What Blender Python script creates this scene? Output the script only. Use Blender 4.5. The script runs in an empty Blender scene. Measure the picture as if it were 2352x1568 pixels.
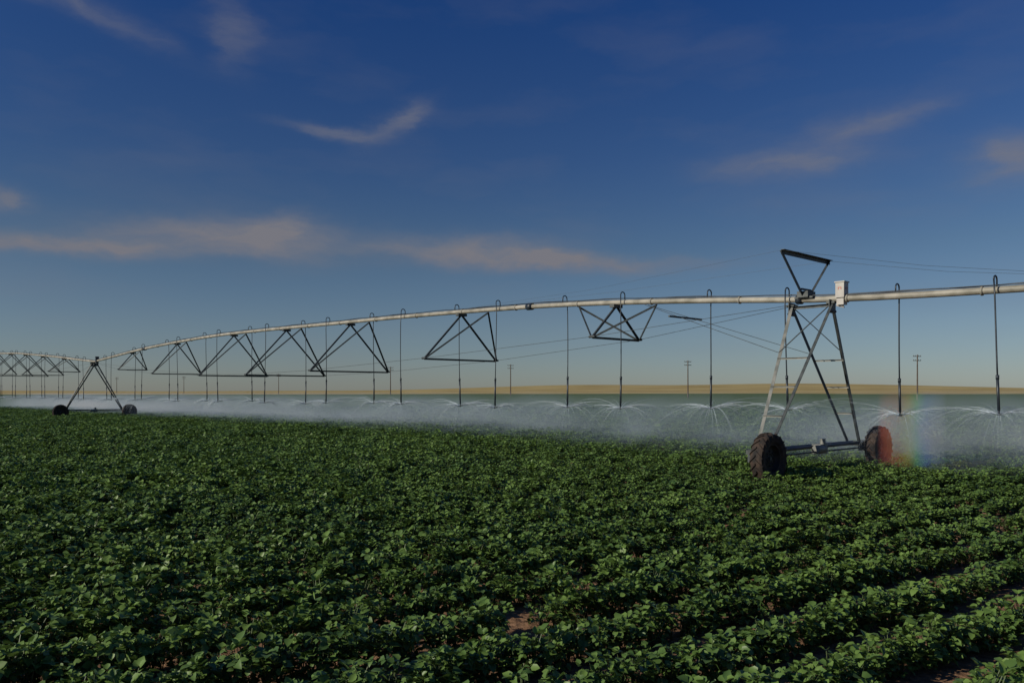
import bpy, math, random
import numpy as np
from mathutils import Vector, Matrix
random.seed(7); rng=np.random.default_rng(11)
scn=bpy.context.scene
scn.view_settings.view_transform='Standard'
try: scn.view_settings.look='None'
except Exception: pass
scn.view_settings.exposure=0

# ------------------------------------------------------------ materials
def new_mat(name):
    m=bpy.data.materials.new(name); m.use_nodes=True
    nt=m.node_tree; b=nt.nodes.get('Principled BSDF')
    return m,nt,b
def simple(name,c1,c2,scale=8,rough=.6,metal=0.0,bump=0.0,spec=.5):
    m,nt,b=new_mat(name)
    tc=nt.nodes.new('ShaderNodeTexCoord'); n=nt.nodes.new('ShaderNodeTexNoise')
    n.inputs['Scale'].default_value=scale; n.inputs['Detail'].default_value=6
    nt.links.new(tc.outputs['Object'],n.inputs['Vector'])
    r=nt.nodes.new('ShaderNodeValToRGB')
    r.color_ramp.elements[0].position=.35; r.color_ramp.elements[1].position=.65
    r.color_ramp.elements[0].color=(*c1,1); r.color_ramp.elements[1].color=(*c2,1)
    nt.links.new(n.outputs['Fac'],r.inputs['Fac']); nt.links.new(r.outputs['Color'],b.inputs['Base Color'])
    b.inputs['Roughness'].default_value=rough; b.inputs['Metallic'].default_value=metal
    b.inputs['Specular IOR Level'].default_value=spec
    if bump>0:
        bp=nt.nodes.new('ShaderNodeBump'); bp.inputs['Strength'].default_value=bump
        nt.links.new(n.outputs['Fac'],bp.inputs['Height']); nt.links.new(bp.outputs['Normal'],b.inputs['Normal'])
    return m
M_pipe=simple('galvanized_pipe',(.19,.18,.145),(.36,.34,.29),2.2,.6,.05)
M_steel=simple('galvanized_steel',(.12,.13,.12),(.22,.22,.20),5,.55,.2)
M_truss=simple('galvanized_steel_shaded',(.03,.038,.042),(.07,.08,.08),6,.55,.3)  # galvanized steel again, shade painted in as a darker base colour
M_hose=simple('black_hose',(.010,.016,.024),(.025,.035,.048),6,.45)
M_tyre=simple('muddy_rubber',(.008,.007,.007),(.045,.028,.019),7,.85,0,.4)
M_rim=simple('rim_steel',(.015,.014,.013),(.04,.034,.028),9,.7,.2)
M_box=simple('white_paint',(.33,.31,.29),(.42,.40,.37),4,.5)
M_red=simple('red_paint',(.45,.06,.03),(.5,.08,.03),4,.5)
M_wood=simple('pole_wood',(.07,.055,.045),(.13,.10,.08),4,.9)

# ------------------------------------------------------------ mesh builder
class MB:
    def __init__(s): s.v=[]; s.f=[]; s.mi=[]
    def add(s,vs,fs,mi=0):
        o=len(s.v); s.v+= [tuple(v) for v in vs]; s.f+=[tuple(i+o for i in f) for f in fs]; s.mi+=[mi]*len(fs)
    def path(s,pts,rad,n=8,mi=0,cap=True):
        pts=[Vector(p) for p in pts]
        if not isinstance(rad,(list,tuple)): rad=[rad]*len(pts)
        vs=[];fs=[]; prev=None
        for i,p in enumerate(pts):
            a=pts[max(i-1,0)]; b=pts[min(i+1,len(pts)-1)]
            t=(b-a).normalized()
            if prev is None:
                ref=Vector((0,0,1)) if abs(t.z)<.9 else Vector((1,0,0))
                u=t.cross(ref).normalized()
            else:
                u=(prev-t*prev.dot(t)).normalized()
            prev=u; w=t.cross(u)
            for k in range(n):
                an=2*math.pi*k/n
                vs.append(p+(u*math.cos(an)+w*math.sin(an))*rad[i])
        for i in range(len(pts)-1):
            for k in range(n):
                k2=(k+1)%n
                fs.append((i*n+k,i*n+k2,(i+1)*n+k2,(i+1)*n+k))
        if cap:
            fs.append(tuple(range(n))[::-1]); fs.append(tuple((len(pts)-1)*n+k for k in range(n)))
        s.add(vs,fs,mi)
    def tube(s,a,b,r,n=8,mi=0,r2=None): s.path([a,b],[r,r if r2 is None else r2],n,mi)
    def box(s,c,ax,dim,mi=0):
        c=Vector(c); A=[Vector(a).normalized() for a in ax]; vs=[]
        for sx in(-1,1):
            for sy in(-1,1):
                for sz in(-1,1):
                    vs.append(c+A[0]*sx*dim[0]/2+A[1]*sy*dim[1]/2+A[2]*sz*dim[2]/2)
        s.add(vs,[(0,1,3,2),(4,6,7,5),(0,4,5,1),(2,3,7,6),(0,2,6,4),(1,5,7,3)],mi)
    def angle(s,a,b,w=.06,th=.008,mi=0,side=Vector((0,0,1))):
        a=Vector(a);b=Vector(b); t=(b-a).normalized()
        u=t.cross(side)
        if u.length<1e-3: u=t.cross(Vector((1,0,0)))
        u.normalize(); w2=t.cross(u).normalized()
        L=(b-a).length; c=(a+b)/2
        s.box(c+u*w/2,[t,u,w2],[L,w,th],mi)
        s.box(c+w2*(w/2+th*.5)+u*th*.5,[t,w2,u],[L,w-th*.2,th],mi)
    def obj(s,name,mats,smooth=False,parent=None):
        me=bpy.data.meshes.new(name); me.from_pydata(s.v,[],s.f); 
        for m in mats: me.materials.append(m)
        me.polygons.foreach_set('material_index',s.mi)
        if smooth: me.polygons.foreach_set('use_smooth',[True]*len(me.polygons))
        me.update()
        o=bpy.data.objects.new(name,me); scn.collection.objects.link(o)
        if parent: o.parent=parent
        return o
def empty(name):
    e=bpy.data.objects.new(name,None); scn.collection.objects.link(e); return e

# ------------------------------------------------------------ camera
cam_d=bpy.data.cameras.new('camera'); cam=bpy.data.objects.new('camera',cam_d); scn.collection.objects.link(cam)
cam.location=(0,0,2.1); cam.rotation_euler=(math.radians(90),0,0)
cam_d.sensor_width=36; cam_d.lens=28; cam_d.shift_y=0.0506; cam_d.clip_end=20000; cam_d.clip_start=.05
scn.camera=cam

# ------------------------------------------------------------ light
AZ=math.radians(-112); EL=math.radians(24)
to_sun=Vector((math.sin(AZ)*math.cos(EL),math.cos(AZ)*math.cos(EL),math.sin(EL)))
sd=bpy.data.lights.new('sun','SUN'); sd.energy=4.2; sd.angle=math.radians(.5); sd.color=(1,.92,.77)
so=bpy.data.objects.new('sun',sd); scn.collection.objects.link(so)
so.rotation_euler=(-to_sun).to_track_quat('-Z','Y').to_euler(); so.location=(-60,-30,40)

w=bpy.data.worlds.new('World'); scn.world=w; w.use_nodes=True
nt=w.node_tree; nt.nodes.clear()
out=nt.nodes.new('ShaderNodeOutputWorld'); bg=nt.nodes.new('ShaderNodeBackground')
sky=nt.nodes.new('ShaderNodeTexSky'); sky.sky_type='NISHITA'; sky.sun_disc=False
sky.sun_elevation=EL; sky.sun_rotation=AZ; sky.air_density=1.0; sky.dust_density=.3; sky.ozone_density=3
L=nt.links
def val(x,sock):
    if isinstance(x,(int,float)): sock.default_value=x
    else: L.new(x,sock)
def mth(op,a,b=None,c=None,clamp=False):
    n=nt.nodes.new('ShaderNodeMath'); n.operation=op; n.use_clamp=clamp
    val(a,n.inputs[0])
    if b is not None: val(b,n.inputs[1])
    if c is not None: val(c,n.inputs[2])
    return n.outputs[0]
tc=nt.nodes.new('ShaderNodeTexCoord'); sx=nt.nodes.new('ShaderNodeSeparateXYZ'); L.new(tc.outputs['Generated'],sx.inputs[0])
az=mth('ARCTAN2',sx.outputs[0],sx.outputs[1]); el=mth('ARCSINE',sx.outputs[2])
cb=nt.nodes.new('ShaderNodeCombineXYZ'); L.new(az,cb.inputs[0]); L.new(mth('MULTIPLY',el,2.2),cb.inputs[1])
nz=nt.nodes.new('ShaderNodeTexNoise'); nz.inputs['Scale'].default_value=9; nz.inputs['Detail'].default_value=7; nz.inputs['Roughness'].default_value=.6
L.new(cb.outputs[0],nz.inputs['Vector'])
sn=nt.nodes.new('ShaderNodeSeparateColor'); L.new(nz.outputs['Color'],sn.inputs[0])
azw=mth('ADD',az,mth('MULTIPLY',mth('SUBTRACT',sn.outputs[0],.5),.11))
elw=mth('ADD',el,mth('MULTIPLY',mth('SUBTRACT',sn.outputs[1],.5),.04))
clouds=[(-.344,.183,.13,.019,0,1.1),(-.520,.164,.16,.010,0,1.1),(-.285,.198,.05,.016,0,.8),
(-.052,.176,.10,.015,-2,1.2),(.085,.163,.12,.009,-3,1.2),
(-.21,.308,.055,.007,-4,.6),(-.137,.326,.034,.012,22,.7),
(.335,.268,.080,.015,0,.7),(.4235,.298,.07,.012,6,.5),(.565,.243,.045,.022,0,.9),
(-.338,.407,.022,.036,12,.35),(-.60,.430,.10,.016,-10,1.0),(-.568,.204,.020,.010,0,.8),(-.46,.395,.07,.010,-20,.25)]
tot=None
for a0,e0,s1,s2,rot,amp in clouds:
    dx=mth('SUBTRACT',azw,a0); dy=mth('SUBTRACT',elw,e0); c=math.cos(math.radians(rot)); s=math.sin(math.radians(rot))
    u=mth('ADD',mth('MULTIPLY',dx,c/s1),mth('MULTIPLY',dy,s/s1)); v=mth('ADD',mth('MULTIPLY',dx,-s/s2),mth('MULTIPLY',dy,c/s2))
    r2=mth('ADD',mth('MULTIPLY',u,u),mth('MULTIPLY',v,v))
    g=mth('MULTIPLY',mth('EXPONENT',mth('MULTIPLY',r2,-1.0)),amp)
    tot=g if tot is None else mth('ADD',tot,g)
cb2=nt.nodes.new('ShaderNodeCombineXYZ'); L.new(azw,cb2.inputs[0]); L.new(mth('MULTIPLY',elw,3.5),cb2.inputs[1])
nz2=nt.nodes.new('ShaderNodeTexNoise'); nz2.inputs['Scale'].default_value=14; nz2.inputs['Detail'].default_value=9; nz2.inputs['Roughness'].default_value=.62
L.new(cb2.outputs[0],nz2.inputs['Vector'])
dens=mth('MULTIPLY',tot,mth('MULTIPLY_ADD',nz2.outputs[0],1.6,.05))
nz3=nt.nodes.new('ShaderNodeTexNoise'); nz3.inputs['Scale'].default_value=4; nz3.inputs['Detail'].default_value=7
L.new(cb2.outputs[0],nz3.inputs['Vector'])
thin=mth('MULTIPLY',mth('SUBTRACT',nz3.outputs[0],.48,clamp=True),.5)
fac=mth('ADD',mth('MULTIPLY',dens,.88),thin,clamp=True)
# colour balance of the clear sky by elevation
mr=nt.nodes.new('ShaderNodeMapRange'); mr.inputs['From Min'].default_value=0; mr.inputs['From Max'].default_value=.45; L.new(el,mr.inputs['Value'])
tint=nt.nodes.new('ShaderNodeValToRGB'); te=tint.color_ramp.elements
te[0].position=0; te[0].color=(.40,.445,.56,1); te[1].position=1; te[1].color=(.120,.265,.52,1)
k=te.new(.18); k.color=(.38,.41,.49,1)
k=te.new(.38); k.color=(.31,.36,.43,1)
k=te.new(.62); k.color=(.215,.31,.47,1)
L.new(mr.outputs[0],tint.inputs['Fac'])
mul=nt.nodes.new('ShaderNodeMix'); mul.data_type='RGBA'; mul.blend_type='MULTIPLY'; mul.inputs[0].default_value=1
L.new(sky.outputs[0],mul.inputs[6]); L.new(tint.outputs[0],mul.inputs[7])
mix=nt.nodes.new('ShaderNodeMix'); mix.data_type='RGBA'; L.new(fac,mix.inputs[0])
L.new(mul.outputs[2],mix.inputs[6]); mix.inputs[7].default_value=(1.66,1.66,1.92,1)
L.new(mix.outputs[2],bg.inputs[0]); bg.inputs[1].default_value=.11
L.new(bg.outputs[0],out.inputs[0])

# ------------------------------------------------------------ terrain
def terrain(x,y):
    x=np.asarray(x,float); y=np.asarray(y,float)
    a=np.clip((y-130)/200,0,1); a=a*a*(3-2*a)
    z=a*1.5
    b=np.clip((y-330)/700,0,1); b=b*b*(3-2*b)
    side=np.clip((x/np.maximum(y,1)+.45)/.5,0,1); side=side*side*(3-2*side)
    hill=3.0+4.5*side+2.5*np.exp(-((x-90)/110)**2)+4.5*np.exp(-((x-330)/150)**2)+.8*np.sin(x/130.)+.5*np.sin(x/57+1)
    return z+b*hill
ys=np.concatenate([np.linspace(-150,0,8)[:-1],np.linspace(0,130,40)[:-1],np.linspace(130,400,40)[:-1],np.linspace(400,1200,40)[:-1],np.linspace(1200,6000,12)])
xs=np.concatenate([np.linspace(-4000,-900,12)[:-1],np.linspace(-900,900,110)[:-1],np.linspace(900,4000,12)])
X,Y=np.meshgrid(xs,ys); Z=terrain(X,Y)
vs=np.stack([X.ravel(),Y.ravel(),Z.ravel()],1).tolist(); nx=len(xs)
fs=[(j*nx+i,j*nx+i+1,(j+1)*nx+i+1,(j+1)*nx+i) for j in range(len(ys)-1) for i in range(nx-1)]
me=bpy.data.meshes.new('ground'); me.from_pydata(vs,[],fs); me.polygons.foreach_set('use_smooth',[True]*len(fs))
ground=bpy.data.objects.new('ground',me); scn.collection.objects.link(ground)
m,gt,b=new_mat('field_soil'); me.materials.append(m)
def gm(op,a,b_=None,clamp=False):
    n=gt.nodes.new('ShaderNodeMath'); n.operation=op; n.use_clamp=clamp
    for i,x in enumerate((a,b_)):
        if x is None: continue
        if isinstance(x,(int,float)): n.inputs[i].default_value=x
        else: gt.links.new(x,n.inputs[i])
    return n.outputs[0]
def gnoise(scale,det=6,vec=None):
    n=gt.nodes.new('ShaderNodeTexNoise'); n.inputs['Scale'].default_value=scale; n.inputs['Detail'].default_value=det
    gt.links.new(vec if vec else geo.outputs['Position'],n.inputs['Vector']); return n.outputs['Fac']
geo=gt.nodes.new('ShaderNodeNewGeometry'); gs=gt.nodes.new('ShaderNodeSeparateXYZ'); gt.links.new(geo.outputs['Position'],gs.inputs[0])
def ramp(fac,stops):
    r=gt.nodes.new('ShaderNodeValToRGB'); e=r.color_ramp.elements
    while len(e)<len(stops): e.new(.5)
    for i,(p,c) in enumerate(stops): e[i].position=p; e[i].color=(*c,1)
    gt.links.new(fac,r.inputs['Fac']); return r.outputs['Color']
soil=ramp(gnoise(14,8),[(.3,(.13,.072,.042)),(.7,(.32,.19,.11))])
green=ramp(gnoise(1.3,8),[(.3,(.035,.065,.012)),(.7,(.09,.14,.025))])
tan=ramp(gnoise(.02,6),[(.35,(.32,.245,.10)),(.65,(.44,.35,.16))])
def gmix(f,a,b_):
    n=gt.nodes.new('ShaderNodeMix'); n.data_type='RGBA'; gt.links.new(f,n.inputs[0]); gt.links.new(a,n.inputs[6]); gt.links.new(b_,n.inputs[7]); return n.outputs[2]
f1=gm('MULTIPLY',gm('SUBTRACT',gs.outputs[1],30),.03,True)
wob=gm('MULTIPLY',gnoise(.006,3),160)
f2=gm('MULTIPLY',gm('SUBTRACT',gm('ADD',gs.outputs[1],wob),480),.05,True)
gt.links.new(gmix(f2,gmix(f1,soil,green),tan),b.inputs['Base Color']); b.inputs['Roughness'].default_value=.95
b.inputs['Specular IOR Level'].default_value=.1
bp=gt.nodes.new('ShaderNodeBump'); bp.inputs['Distance'].default_value=.06; bp.inputs['Strength'].default_value=.8
gt.links.new(gnoise(9,8),bp.inputs['Height']); gt.links.new(bp.outputs['Normal'],b.inputs['Normal'])

# ------------------------------------------------------------ crop
m,ct,b=new_mat('crop_leaf'); M_leaf=m
g2=ct.nodes.new('ShaderNodeNewGeometry')
r=ct.nodes.new('ShaderNodeValToRGB'); e=r.color_ramp.elements
e[0].position=0; e[0].color=(.046,.100,.028,1); e[1].position=1; e[1].color=(.165,.265,.058,1)
nn=ct.nodes.new('ShaderNodeTexNoise'); nn.inputs['Scale'].default_value=.4; nn.inputs['Detail'].default_value=3
ct.links.new(g2.outputs['Position'],nn.inputs['Vector'])
ad=ct.nodes.new('ShaderNodeMath'); ad.operation='MULTIPLY_ADD'; ct.links.new(g2.outputs['Random Per Island'],ad.inputs[0]); ad.inputs[1].default_value=.6
a2=ct.nodes.new('ShaderNodeMath'); a2.operation='MULTIPLY_ADD'; ct.links.new(nn.outputs[0],a2.inputs[0]); a2.inputs[1].default_value=1.3; a2.inputs[2].default_value=-.40
ct.links.new(a2.outputs[0],ad.inputs[2]); ct.links.new(ad.outputs[0],r.inputs['Fac'])
ct.links.new(r.outputs[0],b.inputs['Base Color']); b.inputs['Roughness'].default_value=.45; b.inputs['Specular IOR Level'].default_value=.35
tr=ct.nodes.new('ShaderNodeBsdfTranslucent'); ct.links.new(r.outputs[0],tr.inputs[0])
ms=ct.nodes.new('ShaderNodeMixShader'); ms.inputs[0].default_value=.2
ct.links.new(b.outputs[0],ms.inputs[1]); ct.links.new(tr.outputs[0],ms.inputs[2]); ct.links.new(ms.outputs[0],ct.nodes['Material Output'].inputs[0])
M_stem=simple('crop_stem',(.05,.08,.025),(.09,.12,.04),8,.6)

def leaf(mb,p,d,side,size,wid):
    d=d.normalized(); side=(side-d*side.dot(d)).normalized(); nrm=d.cross(side)
    if nrm.z<0: nrm=-nrm
    cup=random.uniform(.10,.45); bend=random.uniform(-.45,.05)
    def P(t,s,): return p+d*(t*size)+side*(s*wid*size)+nrm*(abs(s)*wid*size*cup*1.4+bend*size*t*t)
    vs=[P(0,0),P(.25,-.42),P(.25,0),P(.25,.42),P(.62,-.40),P(.64,0),P(.62,.40),P(1,0)]
    mb.add(vs,[(0,2,1),(0,3,2),(1,2,5,4),(2,3,6,5),(4,5,7),(5,6,7)],0)
def make_plant(name,seed):
    random.seed(seed); mb=MB()
    for k in range(30):
        an=random.uniform(0,2*math.pi); h=random.uniform(.04,.26); rr=random.uniform(.01,.135)*(1.15-h)
        base=Vector((random.uniform(-.02,.02),random.uniform(-.02,.02),h*.35))
        top=Vector((math.cos(an)*rr,math.sin(an)*rr,h))
        dv=top-base; s=dv.cross(Vector((0,0,1)))
        if s.length<1e-4: s=Vector((1,0,0))
        s=s.normalized()*.003
        mb.add([base-s,base+s,top+s*.6,top-s*.6],[(0,1,2,3)],1)
        out_=Vector((math.cos(an),math.sin(an),random.uniform(-.5,1.0)))
        sz=random.uniform(.034,.068)
        for j,da in enumerate((0,1.15,-1.15)):
            rot=Matrix.Rotation(da,3,'Z'); d=rot@out_
            d.z+=random.uniform(-.5,.5)
            side=Vector((-d.y,d.x,random.uniform(-.8,.8)))
            leaf(mb,top+d.normalized()*.008,d,side,sz*(1 if j==0 else .85),random.uniform(.8,1.1))
    for k in range(3):
        an=random.uniform(0,6.28)
        mb.path([Vector((0,0,-.02)),Vector((math.cos(an)*.05,math.sin(an)*.05,.2))],[.006,.003],4,1)
    me=bpy.data.meshes.new(name); me.from_pydata(mb.v,[],mb.f); me.materials.append(M_leaf); me.materials.append(M_stem)
    me.polygons.foreach_set('material_index',mb.mi); me.polygons.foreach_set('use_smooth',[True]*len(me.polygons)); me.update()
    return bpy.data.objects.new(name,me)
pc=bpy.data.collections.new('crop_plants')
for i in range(8): pc.objects.link(make_plant('crop_plant_variant',100+i))
ra=math.radians(55); rx,ry=math.sin(ra),math.cos(ra); nxv,nyv=-ry,rx
ROW=.80; STEP=.08
K=np.arange(-170,170); J=np.arange(-1400,2000)
KK,JJ=np.meshgrid(K,J,indexing='ij'); KK=KK.ravel().astype(float); JJ=JJ.ravel().astype(float)
px=KK*ROW*nxv+JJ*STEP*rx; py=KK*ROW*nyv+JJ*STEP*ry
wob=.04*np.sin(JJ*.04+KK*1.7)+.015*np.sin(JJ*.13+KK*.9)
jit=rng.normal(0,.038,px.size)
mk0=(py>2.3)&(py<113)&(np.abs(px)<.72*py+4.5)
px=px[mk0];py=py[mk0];jit=jit[mk0]+wob[mk0]
px+=jit*nxv+rng.normal(0,.03,px.size)*rx; py+=jit*nyv+rng.normal(0,.03,px.size)*ry
clump=np.sin(px*2.3+py*1.1)*np.sin(py*2.9-px*.7)
keepp=np.clip(17/np.maximum(py,1),.075,1)*np.where(clump>.75,.5,1.0); mk=rng.random(px.size)<keepp
px=px[mk];py=py[mk]
patch=np.sin(px*.31+1)*np.sin(py*.23)+np.sin(px*.9+py*.7)*.5
T1=Vector((7.75,20.6,0)); td=Vector((.743,.669,0)).normalized(); od=Vector((td.y,-td.x,0)); pd=Vector((-.682,.731,0)).normalized()
T2=T1+pd*62.1
for T,hw in((T1,2.9),(T2,2.6)):
    for s in(-1,1):
        wc=T+td*s*hw+od*.46
        ddx=(px-wc.x);ddy=(py-wc.y); a=ddx*td.x+ddy*td.y; c=ddx*od.x+ddy*od.y
        k=~((abs(a)<.62)&(abs(c)<.36)); px=px[k];py=py[k];patch=patch[k]
N=px.size
sc=(1.0+.10*patch+rng.normal(0,.16,N))*np.clip(.90+py*.014,1,2.1)
# plants are a little stronger toward the left of the field
sc*=np.clip(1.07-px*.028,.88,1.25)
sc=np.clip(sc,.45,2.4)
zs=sc*np.clip(1.05-py*.007,.5,1.05)
me=bpy.data.meshes.new('crop_field'); me.vertices.add(N)
co=np.zeros((N,3)); co[:,0]=px; co[:,1]=py; co[:,2]=0
me.vertices.foreach_set('co',co.ravel())
at=me.attributes.new('rot','FLOAT_VECTOR','POINT'); rv=np.zeros((N,3)); rv[:,2]=rng.random(N)*6.283; rv[:,0]=rng.normal(0,.15,N); rv[:,1]=rng.normal(0,.15,N); at.data.foreach_set('vector',rv.ravel())
at=me.attributes.new('scl','FLOAT_VECTOR','POINT'); sv=np.stack([sc,sc,zs],1); at.data.foreach_set('vector',sv.ravel())
at=me.attributes.new('idx','INT','POINT'); at.data.foreach_set('value',rng.integers(0,8,N).astype(np.int32))
crop=bpy.data.objects.new('crop_field',me); scn.collection.objects.link(crop)
ng=bpy.data.node_groups.new('scatter_crop','GeometryNodeTree')
ng.interface.new_socket('Geometry',in_out='INPUT',socket_type='NodeSocketGeometry'); ng.interface.new_socket('Geometry',in_out='OUTPUT',socket_type='NodeSocketGeometry')
gi=ng.nodes.new('NodeGroupInput'); go=ng.nodes.new('NodeGroupOutput'); ip=ng.nodes.new('GeometryNodeInstanceOnPoints'); ci=ng.nodes.new('GeometryNodeCollectionInfo')
ci.inputs['Collection'].default_value=pc; ci.inputs['Separate Children'].default_value=True; ci.inputs['Reset Children'].default_value=True
def na(name,t):
    n=ng.nodes.new('GeometryNodeInputNamedAttribute'); n.data_type=t; n.inputs['Name'].default_value=name
    return [o for o in n.outputs if o.enabled and o.name=='Attribute'][0]
ng.links.new(gi.outputs[0],ip.inputs['Points']); ng.links.new(ci.outputs[0],ip.inputs['Instance'])
ip.inputs['Pick Instance'].default_value=True
ng.links.new(na('idx','INT'),ip.inputs['Instance Index']); ng.links.new(na('rot','FLOAT_VECTOR'),ip.inputs['Rotation']); ng.links.new(na('scl','FLOAT_VECTOR'),ip.inputs['Scale'])
ng.links.new(ip.outputs[0],go.inputs[0])
md=crop.modifiers.new('scatter','NODES'); md.node_group=ng

# ------------------------------------------------------------ irrigator
random.seed(5)
piv=empty('center_pivot_irrigator')
S=[-13,-8,-4.4,-2.1,0,3.13,6.15,8.83,10.4,12,14.65,18,20.7,24.2,27,30.6,33.1,36.9,39.5,43.3,45.9,50,52.6,56.9,62,67.4,74,81.5,90,99,108,116,124]
Zp=[4.2,4.30,4.36,4.42,4.52,4.77,4.97,5.11,5.17,5.21,5.28,5.35,5.39,5.43,5.48,5.53,5.56,5.58,5.56,5.49,5.43,5.31,5.20,4.99,4.73,5.08,5.53,5.96,6.45,6.75,6.8,6.6,6.3]
def pz(s): return float(np.interp(s,S,Zp))
def P(s,t=0,z=None): 
    p=T1+pd*s+td*t; p.z=pz(s) if z is None else z; return p
mb=MB()
grid=np.arange(-13,124.1,.5)
sm=[np.mean([pz(g+k) for k in(-1.2,-.6,0,.6,1.2)]) if abs(g)>1.5 and abs(g-62)>1.5 else pz(g) for g in grid]
mb.path([Vector((*(P(g).xy),z)) for g,z in zip(grid,sm)],.082,14)
for s in np.arange(-10,124,3.02):   # joint flanges
    a=P(s-.02);b2=P(s+.02); mb.tube(a,b2,.105,14)
mb.obj('water_pipe',[M_pipe],True,piv)
mb=MB()
mb.tube(P(10.3),P(10.55),.125,12); mb.tube(P(49.8),P(50.1),.13,12); mb.tube(P(.25),P(.4),.12,12)
mb.path([P(g)+Vector((0,0,.115+.012*math.sin(g*2.1))) for g in np.arange(-12,120,.7)],.016,6)
mb.path([P(g)+td*-.05+Vector((0,0,.10+.012*math.sin(g*1.3))) for g in np.arange(-12,120,.9)],.011,6)
mb.obj('power_cable',[M_hose],True,piv)

drops=[-10.2,-7.2,-4.25,-2.1,.62,3.13,6.15,8.83,12,14.65,18,20.7,24.2,27,30.6,33.1,36.9,39.5,43.3,45.9,50,52.6,56.9,59.6,64.6,67.6,70.9,74,77.3,80.4,83.6,87,90,93.4,96.8,100,103.5,107,111,115,119]
mb=MB(); noz=[]
for i,s in enumerate(drops):
    side=1 if i%2 else -1
    c=P(s); r=.10; pts=[c+Vector((0,0,.05)),c+Vector((0,0,.22))]
    for k in range(1,7):
        a=math.pi*k/6; pts.append(c+td*side*(r-r*math.cos(a))+Vector((0,0,.22+.09*math.sin(a))))
    e0=pts[-1]; zb=1.70+random.uniform(-.05,.05); lx=random.uniform(-.06,.12)
    nzp=Vector((e0.x+od.x*lx,e0.y+od.y*lx,zb))
    mb.path(pts,.018,8,1)
    q=[e0]
    for k in range(1,9):
        f=k/8; pt=e0.lerp(nzp,f); pt+=td*.03*math.sin(f*3.1+i); q.append(pt)
    j=6
    mb.path(q[:j+1],.017,6,0); mb.path(q[j:],.030,8,0)
    mb.tube(q[j]+Vector((0,0,.06)),q[j]-Vector((0,0,.04)),.036,8,0)
    b0=q[-1]; mb.tube(b0,b0-Vector((0,0,.07)),.022,8,0); mb.tube(b0-Vector((0,0,.07)),b0-Vector((0,0,.10)),.045,10,0)
    noz.append((s,b0-Vector((0,0,.09))))
mb.obj('drop_hoses',[M_hose,M_hose],True,piv)

def truss(stations,rod_ends):
    mb=MB(); Bm=[rod_ends[0][0]];Bp=[rod_ends[0][1]]
    for s,h,z in stations:
        C=P(s)-Vector((0,0,.10)); A=P(s-1.55)-Vector((0,0,.09))
        b1=P(s,-h,z); b2_=P(s,h,z)
        for b_ in(b1,b2_):
            mb.angle(C,b_,.055,.008); mb.angle(A,b_,.055,.008)
        mb.angle(b1,b2_,.060,.008)
        mb.box(C-Vector((0,0,.02)),[pd,td,Vector((0,0,1))],[.18,.42,.10])
        mb.tube(b1-pd*.12,b1+pd*.12,.04,8); mb.tube(b2_-pd*.12,b2_+pd*.12,.04,8)
        Bm.append(b1);Bp.append(b2_)
    Bm.append(rod_ends[1][0]);Bp.append(rod_ends[1][1])
    for B in(Bm,Bp):
        for i in range(len(B)-1): mb.tube(B[i],B[i+1],.007,6)
    return mb
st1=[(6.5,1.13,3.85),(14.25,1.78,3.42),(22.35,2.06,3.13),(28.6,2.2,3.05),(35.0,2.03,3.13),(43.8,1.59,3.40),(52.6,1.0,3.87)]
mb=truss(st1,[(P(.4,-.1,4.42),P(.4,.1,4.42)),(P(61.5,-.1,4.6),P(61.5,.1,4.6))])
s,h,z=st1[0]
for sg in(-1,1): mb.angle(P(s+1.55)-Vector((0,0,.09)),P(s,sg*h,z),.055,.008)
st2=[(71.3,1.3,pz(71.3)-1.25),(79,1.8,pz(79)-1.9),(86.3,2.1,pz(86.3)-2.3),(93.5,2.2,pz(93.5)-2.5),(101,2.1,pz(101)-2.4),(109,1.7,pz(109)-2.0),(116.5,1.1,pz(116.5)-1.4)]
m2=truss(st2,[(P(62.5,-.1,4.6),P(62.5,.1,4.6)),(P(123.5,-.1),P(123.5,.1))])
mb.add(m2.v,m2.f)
mb.obj('truss',[M_truss],False,piv)

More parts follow.
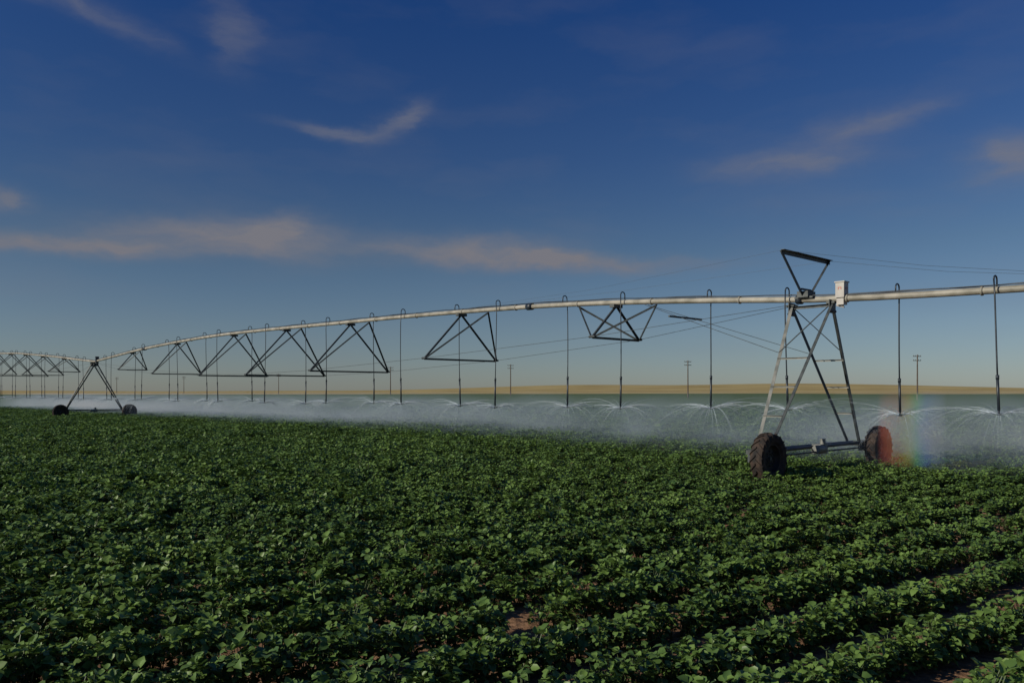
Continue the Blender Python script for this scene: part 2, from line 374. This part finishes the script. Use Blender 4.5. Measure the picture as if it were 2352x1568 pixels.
Zv=Vector((0,0,1))
def tyre(mb,c,ax,f,R=.60,W=.30):
    prof=[(R*.56,-W*.36),(R*.66,-W*.50),(R*.82,-W*.54),(R*.92,-W*.48),(R*.95,-W*.30),(R*.955,0),(R*.95,W*.30),(R*.92,W*.48),(R*.82,W*.54),(R*.66,W*.50),(R*.56,W*.36)]
    n=40;vs=[];fs=[]
    for k in range(n):
        a=2*math.pi*k/n; d=f*math.cos(a)+Zv*math.sin(a)
        for r_,x in prof: vs.append(c+d*r_+ax*x)
    m_=len(prof)
    for k in range(n):
        for j in range(m_-1):
            fs.append((k*m_+j,k*m_+j+1,((k+1)%n)*m_+j+1,((k+1)%n)*m_+j))
    mb.add(vs,fs,0)
    NL=19
    for sd_ in(-1,1):
        for k in range(NL):
            a0=2*math.pi*(k+(.5 if sd_>0 else 0))/NL
            secs=[(.01,0,.955,1.0),(.20,.09,.95,1.0),(.40,.19,.93,.985),(.53,.27,.86,.93),(.55,.31,.76,.80)]
            vs=[];
            for x,da,r0,r1 in secs:
                for dd,rr in((-.038,r0),(.038,r0),(.030,r1),(-.030,r1)):
                    a=a0+da+dd; d=f*math.cos(a)+Zv*math.sin(a)
                    vs.append(c+d*R*rr+ax*sd_*W*(x+ (0.03 if rr==r1 and x>.5 else 0)))
            fs=[]
            for i in range(len(secs)-1):
                for q in range(4): fs.append((i*4+q,i*4+(q+1)%4,(i+1)*4+(q+1)%4,(i+1)*4+q))
            fs.append((0,1,2,3)); e_=4*(len(secs)-1); fs.append((e_+3,e_+2,e_+1,e_))
            mb.add(vs,fs,0)
    prof=[(R*.57,-W*.36),(R*.57,-W*.40),(R*.53,-W*.40),(R*.50,-W*.2),(R*.46,-W*.05),(R*.20,0.02),(R*.16,-W*.12),(R*.02,-W*.14)]
    for flip in(1,-1):
        vs=[];fs=[];m_=len(prof);n=28
        for k in range(n):
            a=2*math.pi*k/n; d=f*math.cos(a)+Zv*math.sin(a)
            for r_,x in prof: vs.append(c+d*r_+ax*(x*flip+.01*flip))
        for k in range(n):
            for j in range(m_-1): fs.append((k*m_+j,k*m_+j+1,((k+1)%n)*m_+j+1,((k+1)%n)*m_+j))
        mb.add(vs,fs,1)
    for k in range(8):
        a=2*math.pi*k/8; d=f*math.cos(a)+Zv*math.sin(a)
        mb.tube(c+d*R*.28-ax*.05,c+d*R*.28+ax*.05,.016,6,1)
def tower(T,zp,hw,main=False):
    mb=MB(); zb=.78
    zA=zp-.17
    lb=2.43*hw/2.9
    legs={}
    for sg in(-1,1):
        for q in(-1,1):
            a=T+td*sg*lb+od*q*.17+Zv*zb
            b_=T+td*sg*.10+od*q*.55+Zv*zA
            mb.angle(a,b_,.085,.010,1 if (sg==-1 and q==-1) else 0)  # sunlit leg gets the paler steel, the others the painted-shade one
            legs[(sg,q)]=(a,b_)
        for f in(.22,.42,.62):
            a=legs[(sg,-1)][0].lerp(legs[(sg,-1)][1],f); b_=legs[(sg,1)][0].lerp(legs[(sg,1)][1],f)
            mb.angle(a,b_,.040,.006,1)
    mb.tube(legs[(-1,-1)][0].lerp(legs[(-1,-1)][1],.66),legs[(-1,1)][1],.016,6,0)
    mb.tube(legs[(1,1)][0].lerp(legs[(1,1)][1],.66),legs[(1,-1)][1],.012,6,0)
    for q in(-1,1):
        c=T+od*q*.55+Zv*(zA-.05)
        mb.box(c,[td,od,Zv],[.34,.02,.34],0); mb.box(c+Zv*.10,[td,od,Zv],[.22,.22,.05],0)
        mb.tube(c-td*.16-Zv*.12,c+td*.16-Zv*.12,.04,8,0)
    mb.angle(T+od*-.55+Zv*(zA+.02),T+od*.55+Zv*(zA+.02),.07,.008,0)
    for q in(-.13,.13):
        mb.tube(T+td*-lb*1.12+od*q+Zv*(zb-.05),T+td*lb*1.12+od*q+Zv*(zb-.05),.045,10,2)
    mb.tube(T+td*-lb*1.0+od*.30+Zv*(zb-.16),T+td*lb*1.0+od*.30+Zv*(zb-.16),.022,8,2)
    mb.box(T+od*.22+Zv*(zb-.10),[td,od,Zv],[.34,.26,.24],1)
    mb.tube(T+od*.30+Zv*(zb-.10)-td*.36,T+od*.30+Zv*(zb-.10)+td*.02,.11,14,1)
    mb.tube(T+od*.30+Zv*(zb-.02),T+od*.30+Zv*(zb+.16),.07,12,1)
    for sg in(-1,1):
        w_=T+td*sg*hw+od*.46
        mb.box(T+td*sg*(lb*1.06)+Zv*(zb-.08),[td,od,Zv],[.35,.44,.10],0)
        mb.box(T+td*sg*(hw-.05)+od*.12+Zv*.64,[td,od,Zv],[.34,.26,.30],0)
        mb.tube(T+td*sg*lb+Zv*(zb-.06),T+td*sg*hw+od*.1+Zv*.64,.07,8,0)
        mb.tube(w_-od*.40+Zv*.60,w_+od*.06+Zv*.60,.05,10,0)
    if main:
        m0=T+od*-.15
        for sg in(-1,1):
            mb.angle(m0+td*sg*.12+Zv*(zp+.12),m0+td*sg*1.2+Zv*(zp+1.15),.07,.009,0)
        mb.angle(m0-td*1.28+Zv*(zp+1.16),m0+td*1.28+Zv*(zp+1.16),.10,.01,0)
        mb.box(m0+Zv*(zp+.14),[td,od,Zv],[.40,.30,.16],0); mb.box(m0+Zv*(zp+.06),[td,od,Zv],[.30,.5,.05],0)
        mb.box(m0+Zv*(zp+.27),[td,od,Zv],[.50,.03,.05],0)
        for sg in(-1,1):
            e0=m0+td*sg*1.25+Zv*(zp+1.15)
            mb.path([e0,P(7,sg*.5,pz(7)+.40),P(14,sg*.06,pz(14)+.1)],.0025,5,0)
            mb.path([e0,P(-3,sg*.65,4.98),P(-6.3,sg*.06,4.45)],.0035,5,0)
            l=legs[(sg,-1)][0].lerp(legs[(sg,-1)][1],.66)
            mb.tube(P(5.3,sg*.08)-Zv*.1,l,.008,6,0)
        a=P(5.3,-.08)-Zv*.1; l1=legs[(-1,-1)][0].lerp(legs[(-1,-1)][1],.66); l2=legs[(1,-1)][0].lerp(legs[(1,-1)][1],.66)
        mb.box((a.lerp(l1,.3)+a.lerp(l2,.3))/2,[td,od,Zv],[1.6,.05,.05],0)
    mb.obj('tower_frame',[M_truss,M_steel,M_hose],False,piv)
    for sg in(-1,1):
        mb=MB(); tyre(mb,T+td*sg*hw+od*.46+Zv*.60,od,td)
        o=mb.obj('wheel',[M_tyre,M_rim],False,piv)
    mb=MB(); c=T+od*.80
    mb.box(c+Zv*(zp+.17),[td,od,Zv],[.24,.22,.38],0); mb.box(c+Zv*(zp+.37),[td,od,Zv],[.28,.26,.03],0)
    mb.box(c+Zv*(zp-.12),[td,od,Zv],[.20,.18,.16],0)
    mb.path([c+Zv*(zp-.18),c+Zv*(zp-.26)+od*.06,c+Zv*(zp-.20)-od*.14],.025,6,0)
    if main:
        for dx,dz,wx,wz in((-.035,.20,.015,.05),(.035,.20,.015,.05),(0,.23,.085,.015)):
            mb.box(c-td*.122+od*dx+Zv*(zp+dz),[td,od,Zv],[.006,wx,wz],1)
            mb.box(c+od*.112+td*dx+Zv*(zp+dz),[od,td,Zv],[.006,wx,wz],1)
    mb.obj('control_box',[M_box if main else M_hose,M_red],False,piv)
tower(T1,4.52,2.9,True); tower(T2,4.73,2.6); 
T3=T1+pd*124; tower(T3,6.3,2.9)

# ------------------------------------------------------------ spray
M_w,wt,wb=new_mat('water_stream'); wb.inputs['Base Color'].default_value=(.45,.53,.60,1); wb.inputs['Roughness'].default_value=.4
mb=MB(); random.seed(3)
for s_,n0 in noz:
    rb=.0046 if s_<2 else (.0062 if s_<14 else .0085)
    for k in range(52):
        a=2*math.pi*(k+random.random()*.6)/52; R=random.uniform(1.8,4.2); d=Vector((math.cos(a),math.sin(a),0))
        fr=d.dot(td); 
        if fr<0: R*=1+.55*fr
        up=random.uniform(1.2,1.9)*R/4; pts=[];rad=[]
        end=random.uniform(.3,.75)
        for j in range(9):
            t=end*j/8; p=n0+d*R*t+Zv*(up*t-2.6*t*t); 
            pts.append(p); rad.append(rb*(1-.95*j/8))
        mb.path(pts,rad,3,0,False)
mb.obj('water_spray',[M_w],True)

def vol_mat(name):
    m=bpy.data.materials.new(name); m.use_nodes=True; t=m.node_tree; t.nodes.clear()
    o=t.nodes.new('ShaderNodeOutputMaterial'); v=t.nodes.new('ShaderNodeVolumeScatter'); t.links.new(v.outputs[0],o.inputs['Volume'])
    tcx=t.nodes.new('ShaderNodeTexCoord'); sp=t.nodes.new('ShaderNodeSeparateXYZ'); t.links.new(tcx.outputs['Object'],sp.inputs[0])
    def f(op,a,b_=None,c=None,clamp=False):
        n=t.nodes.new('ShaderNodeMath'); n.operation=op; n.use_clamp=clamp
        for i,x in enumerate((a,b_,c)):
            if x is None: continue
            if isinstance(x,(int,float)): n.inputs[i].default_value=x
            else: t.links.new(x,n.inputs[i])
        return n.outputs[0]
    return m,t,v,tcx,sp,f
m,t,v,tcx,sp,f=vol_mat('spray_mist')
n=t.nodes.new('ShaderNodeTexNoise'); n.inputs['Scale'].default_value=.34; n.inputs['Detail'].default_value=3
mp=t.nodes.new('ShaderNodeMapping'); mp.inputs['Scale'].default_value=(1,.7,1.8); t.links.new(tcx.outputs['Object'],mp.inputs[0]); t.links.new(mp.outputs[0],n.inputs['Vector'])
hz=f('SUBTRACT',1.0,f('DIVIDE',sp.outputs[2],2.2),None,True); hz=f('MULTIPLY',hz,f('SUBTRACT',1.75,hz))
e1=f('MULTIPLY',f('SUBTRACT',sp.outputs[1],.0),.18,None,True); e2=f('MULTIPLY',f('SUBTRACT',15,sp.outputs[1]),.2,None,True)
nzv=f('MULTIPLY_ADD',n.outputs[0],4.4,-1.5,True)
near=f('MULTIPLY_ADD',f('MULTIPLY',f('SUBTRACT',4,sp.outputs[0]),.15,None,True),.7,1.0)
t.links.new(f('MULTIPLY',f('MULTIPLY',f('MULTIPLY',f('MULTIPLY',hz,near),nzv),f('MULTIPLY',e1,e2)),.145),v.inputs['Density'])
v.inputs['Color'].default_value=(.48,.62,.79,1)
try: m.cycles.volume_step_rate=.4
except Exception as ex: print(ex)
mb=MB(); mb.box(((124-14)/2,7.5,1.09),[(1,0,0),(0,1,0),(0,0,1)],[138,14.9,2.18])
o=mb.obj('water_mist',[m]); o.matrix_world=Matrix(((pd.x,td.x,0,T1.x),(pd.y,td.y,0,T1.y),(0,0,1,.02),(0,0,0,1)))

# rainbow in the fine spray by the far wheel
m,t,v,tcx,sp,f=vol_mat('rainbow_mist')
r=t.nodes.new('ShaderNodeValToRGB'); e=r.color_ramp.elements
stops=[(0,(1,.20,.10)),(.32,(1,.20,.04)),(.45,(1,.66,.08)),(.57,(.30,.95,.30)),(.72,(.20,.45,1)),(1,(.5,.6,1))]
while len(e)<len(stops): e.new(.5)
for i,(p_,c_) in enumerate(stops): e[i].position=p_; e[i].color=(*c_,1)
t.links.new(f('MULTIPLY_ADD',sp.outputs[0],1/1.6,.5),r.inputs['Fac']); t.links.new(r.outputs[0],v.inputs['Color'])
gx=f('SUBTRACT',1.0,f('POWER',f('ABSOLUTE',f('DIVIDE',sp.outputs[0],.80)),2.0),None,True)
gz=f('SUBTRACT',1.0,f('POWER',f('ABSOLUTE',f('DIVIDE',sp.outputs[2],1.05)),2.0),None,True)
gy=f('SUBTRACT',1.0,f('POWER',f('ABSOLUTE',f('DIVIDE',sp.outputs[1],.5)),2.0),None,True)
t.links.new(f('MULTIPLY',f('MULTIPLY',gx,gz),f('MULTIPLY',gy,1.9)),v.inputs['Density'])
mb=MB(); mb.box((0,0,0),[(1,0,0),(0,1,0),(0,0,1)],[1.6,1.0,2.1])
o=mb.obj('rainbow',[m]); o.location=(10.33,20.6,1.10); o.rotation_euler=(0,0,-math.radians(25.8))

# ------------------------------------------------------------ utility poles
for i,(x,y) in enumerate([(96.7,190),(51.9,235),(-.5,280),(-47.3,310),(-126,430),(-206,500),(-268,540)]):
    z=float(terrain(x,y)); mb=MB()
    mb.tube((0,0,-.3),(0,0,11),.20,8,0,.13)
    for h in(10.6,9.6):
        mb.box((0,.16,h),[(1,.25,0),(-.25,1,0),(0,0,1)],[2.2,.12,.14])
        for q in(-1,-.45,.45,1): mb.tube((q,.16+q*.25,h+.07),(q,.16+q*.25,h+.28),.05,6)
    o=mb.obj('utility_pole',[M_wood]); o.location=(x,y,z)
